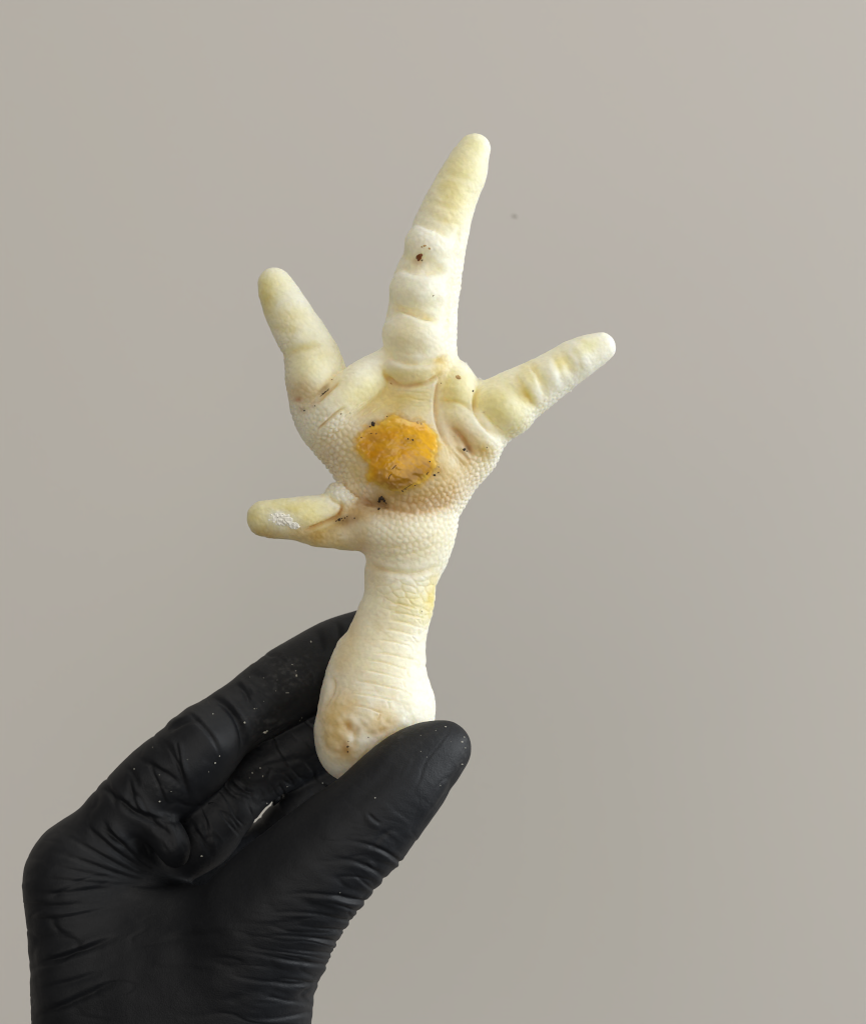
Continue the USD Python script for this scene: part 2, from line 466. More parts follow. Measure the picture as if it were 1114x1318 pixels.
# broad scutes down the shank
for k, (x0, y0, x1, y1) in enumerate([(497, 800, 546, 808), (488, 812, 540, 818), (486, 826, 532, 832), (476, 842, 540, 850), (470, 852, 530, 862), (462, 862, 528, 876), (452, 877, 526, 890), (448, 893, 512, 903),
                                      (450, 911, 496, 917), (500, 790, 548, 796), (496, 779, 540, 783)]):
    creases.append(([(x0, y0), ((x0 * 2 + x1) / 3, (2 * y0 + y1) / 3 - 2.5 + rc.uniform(-1, 1)), ((x0 + 2 * x1) / 3, (y0 + 2 * y1) / 3 - 1), (x1, y1 + rc.uniform(-1, 2))], 1.81, 2.2, 0.2, .16))
    creases.append(([(x1 - 4 + rc.uniform(-12, 2), y1 - 1), (x1 + rc.uniform(-12, 2), y1 + 6), (x1 - 2 + rc.uniform(-12, 2), y1 + 11)], 1.7, 1.5, .6, .1))
disp = np.zeros(len(fv))
dirt = np.zeros(len(fv))
for pts, hw, dep, rim, brown in creases:
    step = hw == 1.81
    i, s, t = along(q, pts, max(hw * 4, 9))
    a = np.abs(s)
    wob = 0.75 + 0.5 * noise(fv[i] / 9.0, 11)
    hw = hw * .72; dep = dep * .85; rim = rim * .35
    disp[i] += front[i] * t * wob * (-dep * np.exp(-(a / hw) ** 2) + rim * np.exp(-((a - 2 * hw) / hw) ** 2))
    if step:
        disp[i] += front[i] * t * 1.7 * np.where(s > 0, np.exp(-a / 4.0), 0) * smooth(a, 0, 2.5)
    dirt[i] = np.maximum(dirt[i], front[i] * t * brown * wob * np.exp(-(a / (hw * 0.8)) ** 2))

# broad lumps, swellings and hollows
for x, y, rx, ry, rot, amp in [(512, 580, 62, 56, 0, -5), (534, 375, 30, 20, 10, 3.0), (533, 430, 34, 22, 5, 3.5), (549, 318, 26, 18, 12, 3), (590, 225, 20, 30, 20, 1.5),
                               (463, 500, 34, 20, -35, 4), (395, 480, 26, 26, 0, 3), (650, 530, 26, 22, 30, 4), (590, 505, 16, 24, 0, 3), (705, 485, 12, 16, -30, 2),
                               (440, 975, 26, 20, 0, 3), (478, 918, 30, 14, 10, 4), (428, 925, 14, 24, 0, 3), (530, 905, 26, 30, 0, 3), (505, 690, 40, 22, -8, 3)]:
    disp += amp * front * gauss(q, x, y, rx, ry, rot)
disp += (fbm(fv / 24.0, 3, 4) - 0.5) * 3.0 + (fbm(fv / 7.0, 2, 8) - 0.5) * 0.9 + (noise(fv / 3.2, 18) - .5) * .5
disp += (fbm(fv / 13.0, 2, 19) - .5) * 7 * front * gauss(q, 470, 940, 64, 50, 0, 4) + (fbm(fv / 17.0, 2, 20) - .5) * 3.5 * front * gauss(q, 545, 330, 60, 160, 12, 4)

# scaly skin
def mask(items):
    m = np.zeros(len(fv))
    for it in items:
        m = np.maximum(m, it[-1] * gauss(q, *it[:-1], power=4))
    return m


hush = 1 - gauss(q, 512, 585, 58, 56, 0, 6)
peb = hush * mask([(425, 580, 40, 46, 30, 1.0), (395, 535, 30, 22, 20, .8), (450, 630, 32, 24, 20, .9), (520, 690, 62, 34, -8, .65), (575, 655, 45, 40, -30, 1.0),
            (625, 600, 45, 22, -40, 1.0), (665, 560, 40, 14, -45, .7), (540, 655, 60, 22, 0, .9), (362, 480, 12, 80, 8, .7), (390, 510, 22, 18, 0, .5),
            (584, 400, 12, 100, 6, .5), (552, 310, 26, 18, 10, .3), (695, 532, 60, 13, -38, .55), (440, 470, 16, 30, -20, .35), (432, 693, 44, 12, 0, .35),
            (430, 600, 24, 24, 0, 1.1), (575, 712, 14, 40, 15, .6), (420, 460, 20, 30, 30, .25), (330, 690, 30, 10, 10, .4)])
sel = peb > 0.05
px = fv[sel]
big = gauss(q[sel], 432, 605, 26, 24) + gauss(q[sel], 585, 640, 50, 36) * .5
sd = seeds_on(px, 6.1, 1)
for _ in range(4):
    near = cKDTree(sd).query(px)[1]
    n_ = np.maximum(np.bincount(near, minlength=len(sd)), 1)
    sd = np.stack([np.bincount(near, px[:, k], len(sd)) for k in range(3)], 1) / n_[:, None]
d2, near = cKDTree(sd).query(px, 2)
cellamp = np.random.default_rng(5).uniform(0.7, 1.25, len(sd))[near[:, 0]]
edge = (d2[:, 1] - d2[:, 0]) / 2
dome = np.clip(edge / 2.6, 0, 1) ** 0.6 * (1.08 - .3 * (d2[:, 0] / 4.2) ** 2)
disp[sel] += peb[sel] * cellamp * (1 + .5 * big) * 2.2 * (dome - 0.5)
dirt[sel] = np.maximum(dirt[sel], 0.12 * np.minimum(peb[sel], 1) * np.exp(-(edge / 0.9) ** 2))
scu1 = mask([(525, 765, 42, 30, 0, 1.0), (548, 790, 20, 34, 10, .8)])
scu2 = mask([(512, 825, 42, 40, 10, 1.0), (492, 885, 56, 32, 8, 1.0), (545, 850, 16, 50, 0, .5)])
for scu, rr, met, amp, sdn in ((scu1, 8.0, (0.62, 0.62, 1.0), 0.75, 2), (scu2, 11.0, (0.24, 0.24, 1.0), 0.3, 3)):
    sel = scu > 0.03
    tilt = np.array([[1, 0, 0.16], [0, 1, 0], [0, 0, 1.0]])
    px = (fv[sel] @ tilt) * np.array(met)
    px = px + (np.stack([noise(fv[sel] / 11.0, 30 + k) for k in range(3)], 1) - .5) * 5
    sd = seeds_on(px, rr, sdn)
    d2 = cKDTree(sd).query(px, 2)[0]
    edge = (d2[:, 1] - d2[:, 0]) / 2
    disp[sel] += scu[sel] * amp * (1 - np.exp(-(edge / 1.1) ** 2) * 1.5 + 0.5 * np.clip(edge / 5, 0, 1))
    dirt[sel] = np.maximum(dirt[sel], 0.10 * scu[sel] * np.exp(-(edge / 1.0) ** 2))

fv2 = fv + fn * disp[:, None]

# skin colour of its own: ivory, yellow horny patches, tan stains
n_a = fbm(fv / 16.0, 3, 21); n_b = fbm(fv / 5.0, 3, 22)
col = np.repeat(lin((244, 238, 217))[None], len(fv), 0)


def stain(x, y, rx, ry, rot, rgb, s, power=2.5):
    global col
    s = s * (1.0 if rx < 7 else .78 if sum(rgb) < 520 else .95)
    m = np.clip(gauss(q, x, y, rx, ry, rot, power) * s * (0.5 + .9 * n_a), 0, 1) * front
    col = col * (1 - m[:, None]) + lin(rgb) * m[:, None]


YEL, TAN, BRN = (232, 216, 150), (205, 176, 112), (176, 132, 66)
for st in [
    (595, 228, 30, 54, 18, (234, 221, 160), .75), (577, 268, 22, 26, 15, YEL, .6), (612, 182, 16, 14, 0, (232, 225, 175), .6), (525, 430, 26, 20, 0, (232, 221, 178), .6),
    (533, 480, 44, 14, 0, (234, 222, 165), .7), (543, 410, 24, 8, 10, (226, 218, 170), .4), (545, 300, 24, 40, 10, (240, 236, 222), .4),
    (342, 380, 11, 26, -8, (214, 200, 118), .8), (356, 362, 24, 22, 0, (234, 221, 165), .6), (375, 412, 28, 18, 0, (232, 215, 150), .6), (405, 465, 34, 34, 0, (228, 216, 155), .6),
    (388, 503, 22, 16, 10, TAN, .7), (384, 514, 4.5, 3, 0, (200, 134, 66), .6, 2), (420, 500, 22, 10, -40, (214, 192, 124), .5),
    (676, 510, 8, 14, -28, (222, 203, 122), .9), (684, 482, 14, 22, -28, (232, 217, 150), .7), (722, 468, 12, 14, -30, (230, 213, 140), .8), (755, 446, 16, 10, -30, (226, 218, 155), .7),
    (645, 522, 40, 34, 30, (234, 224, 164), .9), (592, 505, 24, 34, 0, (238, 226, 166), .8), (567, 472, 10, 16, 10, (222, 196, 112), .8),
    (512, 515, 70, 30, 0, (240, 224, 156), 1.0), (480, 500, 36, 18, -30, (234, 224, 170), .6),
    (600, 582, 30, 32, 0, (214, 190, 130), .8), (620, 578, 14, 10, 20, (212, 188, 110), .8), (596, 595, 12, 10, 40, (196, 164, 92), .8), (592, 556, 12, 18, -30, (208, 180, 118), .6),
    (572, 590, 14, 44, 0, (226, 204, 150), .7), (440, 560, 40, 30, -30, (222, 206, 160), .5), (425, 598, 26, 24, 0, (206, 184, 142), .7), (455, 596, 14, 40, -10, (222, 204, 140), .7),
    (520, 636, 50, 24, -10, BRN, .95), (540, 644, 60, 18, -14, (200, 156, 84), 1.0), (500, 640, 24, 12, 0, (182, 136, 66), .9), (500, 655, 60, 10, 0, (190, 150, 84), .6),
    (575, 620, 24, 22, 0, (206, 176, 112), .8), (511, 590, 60, 60, 0, (234, 206, 130), .8, 4),
    (440, 668, 36, 13, -24, (184, 144, 70), 1.0), (462, 660, 24, 12, 0, (190, 152, 84), .9), (372, 662, 60, 24, 0, (222, 206, 134), 1.05), (334, 672, 18, 18, 0, (214, 194, 116), .7),
    (415, 692, 50, 15, 8, (208, 178, 104), 1.2), (340, 688, 26, 8, 12, (206, 178, 112), .8), (465, 690, 14, 22, 0, (206, 180, 120), .6), (530, 690, 60, 40, 0, (238, 226, 190), .6),
    (555, 770, 9, 30, 8, (226, 204, 116), .9), (530, 778, 28, 26, 0, (228, 216, 152), .6), (482, 740, 14, 20, 0, (220, 204, 160), .5), (446, 830, 14, 48, 14, (218, 198, 146), .75),
    (500, 800, 26, 30, 0, (236, 226, 190), .5), (478, 850, 40, 40, 0, (236, 226, 190), .5),
    (436, 928, 26, 34, 0, (214, 178, 104), .9), (428, 950, 18, 30, 0, (212, 180, 112), .7), (490, 930, 20, 20, 20, (226, 196, 130), .8), (446, 968, 16, 14, 0, (206, 160, 82), .75),
    (470, 975, 36, 20, 0, (226, 206, 150), .5), (440, 905, 22, 16, 0, (222, 198, 140), .6), (449, 935, 6, 8, 0, (194, 156, 92), .4),
    (480, 546, 8, 8, 0, (150, 104, 50), .6), (490, 647, 10, 7, 20, (120, 82, 40), .7), (441, 668, 16, 6, -8, (130, 92, 40), .7), (417, 502, 9, 4, -45, (150, 116, 60), .7), (602, 579, 5, 5, 0, (120, 84, 40), .6),
    (562, 604, 10, 9, 0, (170, 116, 54), .6), (526, 629, 18, 5, -25, (140, 96, 44), .7), (404, 520, 8, 4, -50, (170, 132, 70), .4), (389, 527, 6, 4, 20, (150, 112, 60), .35), (446, 962, 6, 9, 0, (170, 122, 56), .7),
    (538, 337, 8, 7, 0, (200, 170, 126), .5), (362, 668, 24, 12, 12, (244, 241, 228), 1.0),
]:
    stain(*st)
sore_outline = np.array([(458, 572), (466, 556), (478, 548), (494, 541), (505, 534), (516, 537), (526, 542), (538, 542), (551, 549), (561, 560), (563, 576), (560, 590), (561, 600),
                         (554, 612), (541, 622), (526, 628), (513, 632), (498, 630), (486, 624), (473, 618), (473, 606), (470, 592), (462, 584)], float)
sc, _, _ = curve(np.vstack([sore_outline, sore_outline[:1]]))
sc_tree = cKDTree(sc)
sore_path = shapely.Polygon(sc).buffer(0)


def sore_fn(qq):
    near = (np.abs(qq - (510, 585)) < 75).all(1)
    out = np.full(len(qq), -9.9)
    w = qq[near] + (np.stack([noise(np.c_[qq[near] / 6.0, np.zeros(near.sum())], 41), noise(np.c_[qq[near] / 6.0, np.ones(near.sum())], 42)], 1) - .5) * 2.5
    d = sc_tree.query(w)[0]
    out[near] = np.where(shapely.contains_xy(sore_path, w[:, 0], w[:, 1]), d, -d) + 4.0
    return out


def sore_col(v, qq, mm):
    a_, b_ = fbm(v / 12.0, 3, 61), fbm(v / 5.0, 3, 62)
    c = np.repeat(lin((240, 178, 20))[None], len(v), 0)

    def mixin(m, rgb):
        nonlocal c
        m = np.clip(m, 0, 1)[:, None]
        c = c * (1 - m) + lin(rgb) * m
    mixin(smooth(a_, .45, .7) * .8, (224, 154, 18))
    mixin(smooth(b_, .52, .75) * .7, (232, 178, 84))
    mixin(gauss(qq, 545, 572, 22, 26) * .7, (244, 184, 36))
    mixin(gauss(qq, 484, 585, 14, 22) * .8 * (a_ + .3), (218, 148, 16))
    mixin(gauss(qq, 480, 560, 16, 12) * .7, (206, 150, 62))
    mixin(gauss(qq, 508, 574, 14, 7, -30) * .8 * b_, (238, 190, 90))
    mixin(gauss(qq, 498, 585, 10, 6, -30) * .7 * b_, (228, 178, 80))
    mixin(gauss(qq, 540, 606, 24, 12, -25) * .8 * (b_ + .4), (184, 134, 36))
    mixin(gauss(qq, 526, 568, 9, 8) * .6, (170, 124, 34))
    mixin(gauss(qq, 534, 614, 26, 9, -25) * .9 * (a_ + .5), (176, 126, 34))
    mixin(gauss(qq, 500, 626, 26, 9, 0) * (a_ + .6), (170, 120, 42))
    mixin(gauss(qq, 490, 612, 7, 9, 0) * .8, (190, 140, 62))
    mixin(gauss(qq, 512, 545, 18, 8, 0) * .6, (226, 180, 66))
    edge_ = np.clip((1 - smooth(mm + 14 * (b_ - .5), 0, 14)) * .8, 0, 1)
    mixin(edge_, (228, 196, 92))
    return c


mm_ = sore_fn(q)
near_ = np.flatnonzero((mm_ > -9) & (front > 0))
mk = (smooth(mm_[near_] + 10 * (fbm(fv[near_] / 5.0, 3, 63) - .5), -5, 6) * front[near_])[:, None]
col[near_] = col[near_] * (1 - mk) + sore_col(fv[near_], q[near_], mm_[near_]) * mk
m = np.clip(dirt, 0, 1)[:, None]
m = m * .75
col = col * (1 - m) + lin((178, 134, 72)) * m
col *= (0.95 + 0.1 * n_b)[:, None]
col = np.clip(col, 0, 0.9)

foot = UsdGeom.Xform.Define(stage, '/World/bird_foot')
tag(foot.GetPrim(), label='pale cream raw bird foot with an orange sore on its sole, held upright', category='bird foot')
define('/World/bird_foot/skin', fv2, ff, skin_mat, col)
ftree = cKDTree(np.c_[q, fv2[:, 1]])
fq = unproject(fv2)
ftree2 = None


def surface_at(x, y, v=None):
    """Frontmost skin point at a picture position, and its normal."""
    i = np.flatnonzero(((fq - (x, y)) ** 2).sum(1) < 9)
    i = i[np.argmin(fv2[i, 1])]
    return fv2[i], fn[i]


def patch(name, poly_fn, lift_fn, color_fn, material, label, bleed=0.0):
    """A raised layer on the skin where poly_fn > 0."""
    mval = poly_fn(q) * (front > 0.5)
    use = (mval[ff] > 0.0).all(1)
    f = ff[use]
    ids = np.unique(f)
    new = np.full(len(fv), -1); new[ids] = np.arange(len(ids))
    v0, f0, n0 = fv[ids] + fn[ids] * (disp[ids] - peb[ids] * 0)[:, None], new[f], fn[ids]
    v0, f0 = trimesh.remesh.subdivide(v0, f0)
    qq = unproject(v0)
    nn = normals(v0, f0)
    mm = poly_fn(qq)
    v1 = v0 + nn * lift_fn(v0, qq, mm)[:, None]
    m = define(f'/World/bird_foot/{name}', v1, f0, material, color_fn(v0, qq, mm))
    tag(m.GetPrim(), label=label)
    return v1


def sore_lift(v, qq, mm):
    lump = noise(v / 8.5, 51) * .7 + noise(v / 17.0, 53) * .3 - .5
    fine = fbm(v / 4.0, 3, 52) - 0.5
    return -0.35 + smooth(mm, 0, 10) * np.maximum(0.8 + 1.3 * lump + 0.12 * fine, .5)


sore_v = patch('raw_sore', sore_fn, sore_lift, sore_col, flesh_mat, 'orange raw sore with yellow lumps in the middle of the sole')


def flake_fn(qq):
    n_ = noise(np.c_[qq / 3.2, np.zeros(len(qq))], 71) - .5
    return np.maximum(gauss(qq, 362, 668, 17, 9, 10), gauss(qq, 376, 676, 10, 7, 20)) + n_ * .55 - .38


flake_v = patch('flaky_skin', flake_fn, lambda v, qq, mm: -0.4 + smooth(mm, 0, .3) * (0.55 + 2.0 * np.abs(noise(v / 2.6, 72) - .5)),
      lambda v, qq, mm: np.repeat(lin((240, 236, 222))[None], len(v), 0), flake_mat, 'white crumbly flaking skin on the short back toe')

rng = np.random.default_rng(77)
count = {}


def numbered(n):
    k = count.get(n, 0); count[n] = k + 1
    return n if k == 0 else f'{n}_{k:03d}'


def grain(parent, name, pos, nrm, size, material, seed, flat=0.55, rough=0.5, sub=2):
    s = trimesh.creation.icosphere(sub, 1.0)
    v = np.array(s.vertices)
    v = v * (1 + rough * 2 * (noise(v * 1.7 + seed * 3.1, seed) - 0.5))[:, None] * np.array([size[0], size[1], size[0] * flat])
    z = nrm / np.linalg.norm(nrm)
    r = np.random.default_rng(seed)
    x = np.cross(z, r.normal(size=3)); x /= np.linalg.norm(x)
    v = v @ np.array([x, np.cross(z, x), z])
    return define(f'{parent}/{numbered(name)}', v + pos, np.array(s.faces), material)


# soil specks pressed into the skin: (x, y, radius)
soil = [(477, 544, 3.4), (480, 547, 2.8), (476, 549, 1.6), (482, 543, 1.8), (488.5, 643, 4.6), (485, 645, 2.6), (492, 646, 2.6), (487, 652.5, 2.4), (495, 650, 1.8), (497, 652, 1.3),
        (561.5, 612, 2.2), (567, 608, 1.6), (553, 594, 1.3), (558, 594, 1.3), (564, 601, 1.2), (550, 611, 1.3), (600, 578, 2.8), (603, 580, 1.4), (629, 577, 1.2),
        (611, 502.5, 1.9), (568, 496, 1.1), (436, 666, 2.0), (439, 669, 2.4), (435, 671, 1.7), (441, 665, 1.4), (446, 668, 1.5), (449, 666, 1.4), (454, 666, 1.6), (443, 672, 1.2),
        (417, 502, 1.7), (414, 505, 1.7), (421, 499, 1.3), (426, 486, 1.3), (389, 527, 1.8), (404, 520, 1.4), (441, 534.5, 1.4), (452, 534, 1.0), (490, 533, .9), (496, 534, 1.2),
        (525, 565, 1.4), (531, 566, 1.8), (526, 571, 1.3), (478, 558, 1.2), (484, 558, 1.4), (465, 563, 1.2), (518, 632, 1.6), (522, 630, 1.3), (528, 627, 1.2), (534, 625, 1.1),
        (445, 955, 1.2), (448, 952, 1.0), (444, 961, 1.7), (449, 961, 1.5), (446, 966, 1.3), (445, 969, 1.5), (470, 946, 1.0), (475, 947, 1.1),
        (552, 406, 1.3), (560, 381, 1.2), (540, 762, 1.0), (545, 788, 1.0), (484, 817, .9), (356, 664, 1.0), (379, 653, .9), (541, 337, 1.6), (537, 344, .8)]
for i, (x, y, r) in enumerate(soil):
    if r < 1.35 and i % 2:
        continue
    p_, n_ = surface_at(x, y)
    if sore_fn(np.array([[x, y]]))[0] > 0:
        k = np.argmin(((unproject(sore_v) - (x, y)) ** 2).sum(1)); p_ = sore_v[k]
    r = r * .8 if r > 2.2 else r * .75
    grain('/World/bird_foot', 'dirt_speck', p_ + n_ * r * .1, n_, (r, r * .7), dirt_mat if r > 1.4 or i % 3 == 0 else umber_mat, 100 + i)
for i, (x, y, r) in enumerate([(537.5, 333, 4.2), (540.5, 331, 2.2), (536, 336, 1.8)]):
    p_, n_ = surface_at(x, y)
    grain('/World/bird_foot', 'brown_scab', p_ + n_ * .4, n_, (r, r * .8), brown_mat, 200 + i)
for i, (x, y, r) in enumerate([(590, 483, 3.2), (545, 318, 1.8), (551, 320, 1.5), (540, 318, 1.2), (505, 492, 1.6), (538, 541, 2.2), (543, 543, 1.6)]):
    p_, n_ = surface_at(x, y)
    grain('/World/bird_foot', 'tan_flake', p_, n_, (r, r * .75), tan_mat, 300 + i, flat=.3)
# bits of skin fraying on the rim of the web
for i, (x, y, r) in enumerate([(597, 471, 4.5), (601, 478, 3.5), (603, 484, 3.6), (608, 490, 3.5), (616, 491, 4.5), (371, 382, 1.5), (733, 502, 2.2)]):
    k = np.argmin(((fq - (x, y)) ** 2).sum(1) + np.abs(fv2[:, 1]) * .3)
    s = trimesh.creation.icosphere(3, 1.0); v = np.array(s.vertices)
    v = v * (r * (1 + .7 * (noise(v * 1.6 + i * 7, 9) - .5)))[:, None]
    define(f'/World/bird_foot/{numbered("skin_tag")}', v + fv2[k], np.array(s.faces), skin_mat, np.repeat(lin((236, 230, 200))[None], len(v), 0))
# fine dark hairs stuck in the sore
for i, pts in enumerate([[(504, 605), (507, 601), (510, 598)], [(500, 618), (501, 613), (505, 609)], [(516, 632), (524, 627), (532, 622)], [(549, 612), (550, 609), (552, 607)], [(413, 509), (418, 503), (425, 497)]]):
    c, _, _ = curve(pts, 0.8)
    pos = []
    for x, y in c:
        if i < 4:
            k = np.argmin(((unproject(sore_v) - (x, y)) ** 2).sum(1)); pos.append(sore_v[k] + (0, -.5, 0))
        else:
            pos.append(surface_at(x, y)[0] + (0, -.3, 0))
    pos = np.array(pos)
    pos = np.array([pos[max(0, k - 2):k + 3].mean(0) for k in range(len(pos))])
    rad = 0.5 if i != 4 else .8
    ang = np.arange(6) * math.pi / 3
    ring = [p_ + rad * (0.4 + .6 * math.sin(math.pi * (k + .5) / len(pos))) * np.stack([np.cos(ang), np.sin(ang), 0 * ang], 1) @ np.array([[1, 0, 0], [0, 1, 0], [0, 0, 1]])
            for k, p_ in enumerate(pos)]
    v = np.concatenate(ring)
    f = [((k * 6 + j), (k * 6 + (j + 1) % 6), (k * 6 + 6 + (j + 1) % 6), (k * 6 + 6 + j)) for k in range(len(pos) - 1) for j in range(6)]
    f = np.array(f)
    define(f'/World/bird_foot/{numbered("dark_hair")}', v, np.vstack([f[:, [0, 1, 2]], f[:, [0, 2, 3]]]), dirt_mat)

# ------------------------------------------------------------------ gloved hand: shape
thumb = Chain([(570, 964, -66, 37), (545, 981, -74, 49), (517, 1008, -82, 58), (481, 1048, -88, 64), (430, 1095, -84, 72), (378, 1146, -70, 82), (336, 1203, -52, 92.5),
               (309, 1285, -35, 93.5), (303, 1500, -20, 96)], fy=0.9, margin=140)
dorsum = Chain([(108, 1134, 25, 76), (115, 1170, 22, 80), (123, 1230, 18, 82), (125, 1300, 14, 83), (125, 1500, 10, 84)], fy=0.95, margin=140)
middle_body = Chain([(222, 1206, -8, 70), (222, 1300, -8, 92), (215, 1500, -5, 95)], margin=140)
index_a = Chain([(117, 1117, 24, 64), (143, 1077, 22, 54), (195, 1020, 14, 54), (243, 980, 4, 53), (266, 956, 4, 49)], margin=120)
index_b = Chain([(272, 950, 14, 45), (300, 928, 30, 44), (342, 900, 56, 46), (386, 873, 84, 50), (425, 849, 100, 48), (459, 829, 106, 43), (480, 819, 108, 38)], margin=120)
finger_m = Chain([(150, 1150, 70, 60), (215, 1098, 48, 48), (256, 1076, 40, 46), (282, 1046, 42, 44), (312, 1008, 66, 42), (376, 964, 96, 46), (440, 935, 108, 44)], margin=120)
finger_r = Chain([(200, 1160, 100, 50), (284, 1112, 104, 45), (345, 1090, 110, 36), (402, 1030, 118, 38), (440, 1000, 122, 40)], margin=120)
web_fill = Chain([(150, 1106, 20, 46), (205, 1116, 30, 34)], margin=120)
web_fold = Chain([(165, 1040, -4, 26), (200, 1060, -20, 24), (221, 1086, -28, 22), (226, 1100, -20, 18)], fy=0.8, margin=120)


def hand_parts(p):
    b = smin(dorsum(p), middle_body(p), 60)
    b = smin(b, thumb(p), 46)
    b = smin(b, web_fill(p), 20)
    ia, ib, fm, fr = index_a(p), index_b(p), finger_m(p), finger_r(p)
    return b, ia, ib, fm, fr, web_fold(p)


def hand_field(p):
    b, ia, ib, fm, fr, wf = hand_parts(p)
    d = smin(b, ia, 26)
    d = smin(d, wf, 8)
    d = smin(d, ib, 8)
    d = smin(d, fm, 8)
    d = smin(d, fr, 8)
    # the glove dents where it presses on the foot
    return d


hv, hf = skin_surface(hand_field, np.array([-555.0, -185, -900]), np.array([80.0, 185, -80]), 6.0, 2)
hn = normals(hv, hf)
hq = unproject(hv)
parts = np.stack(hand_parts(hv), 1)
own = parts.argmin(1)            # 0 palm and thumb, 1 index near part, 2 index far part, 3 middle, 4 ring, 5 web fold
hfront = smooth(-hn[:, 1], -0.45, 0.05)

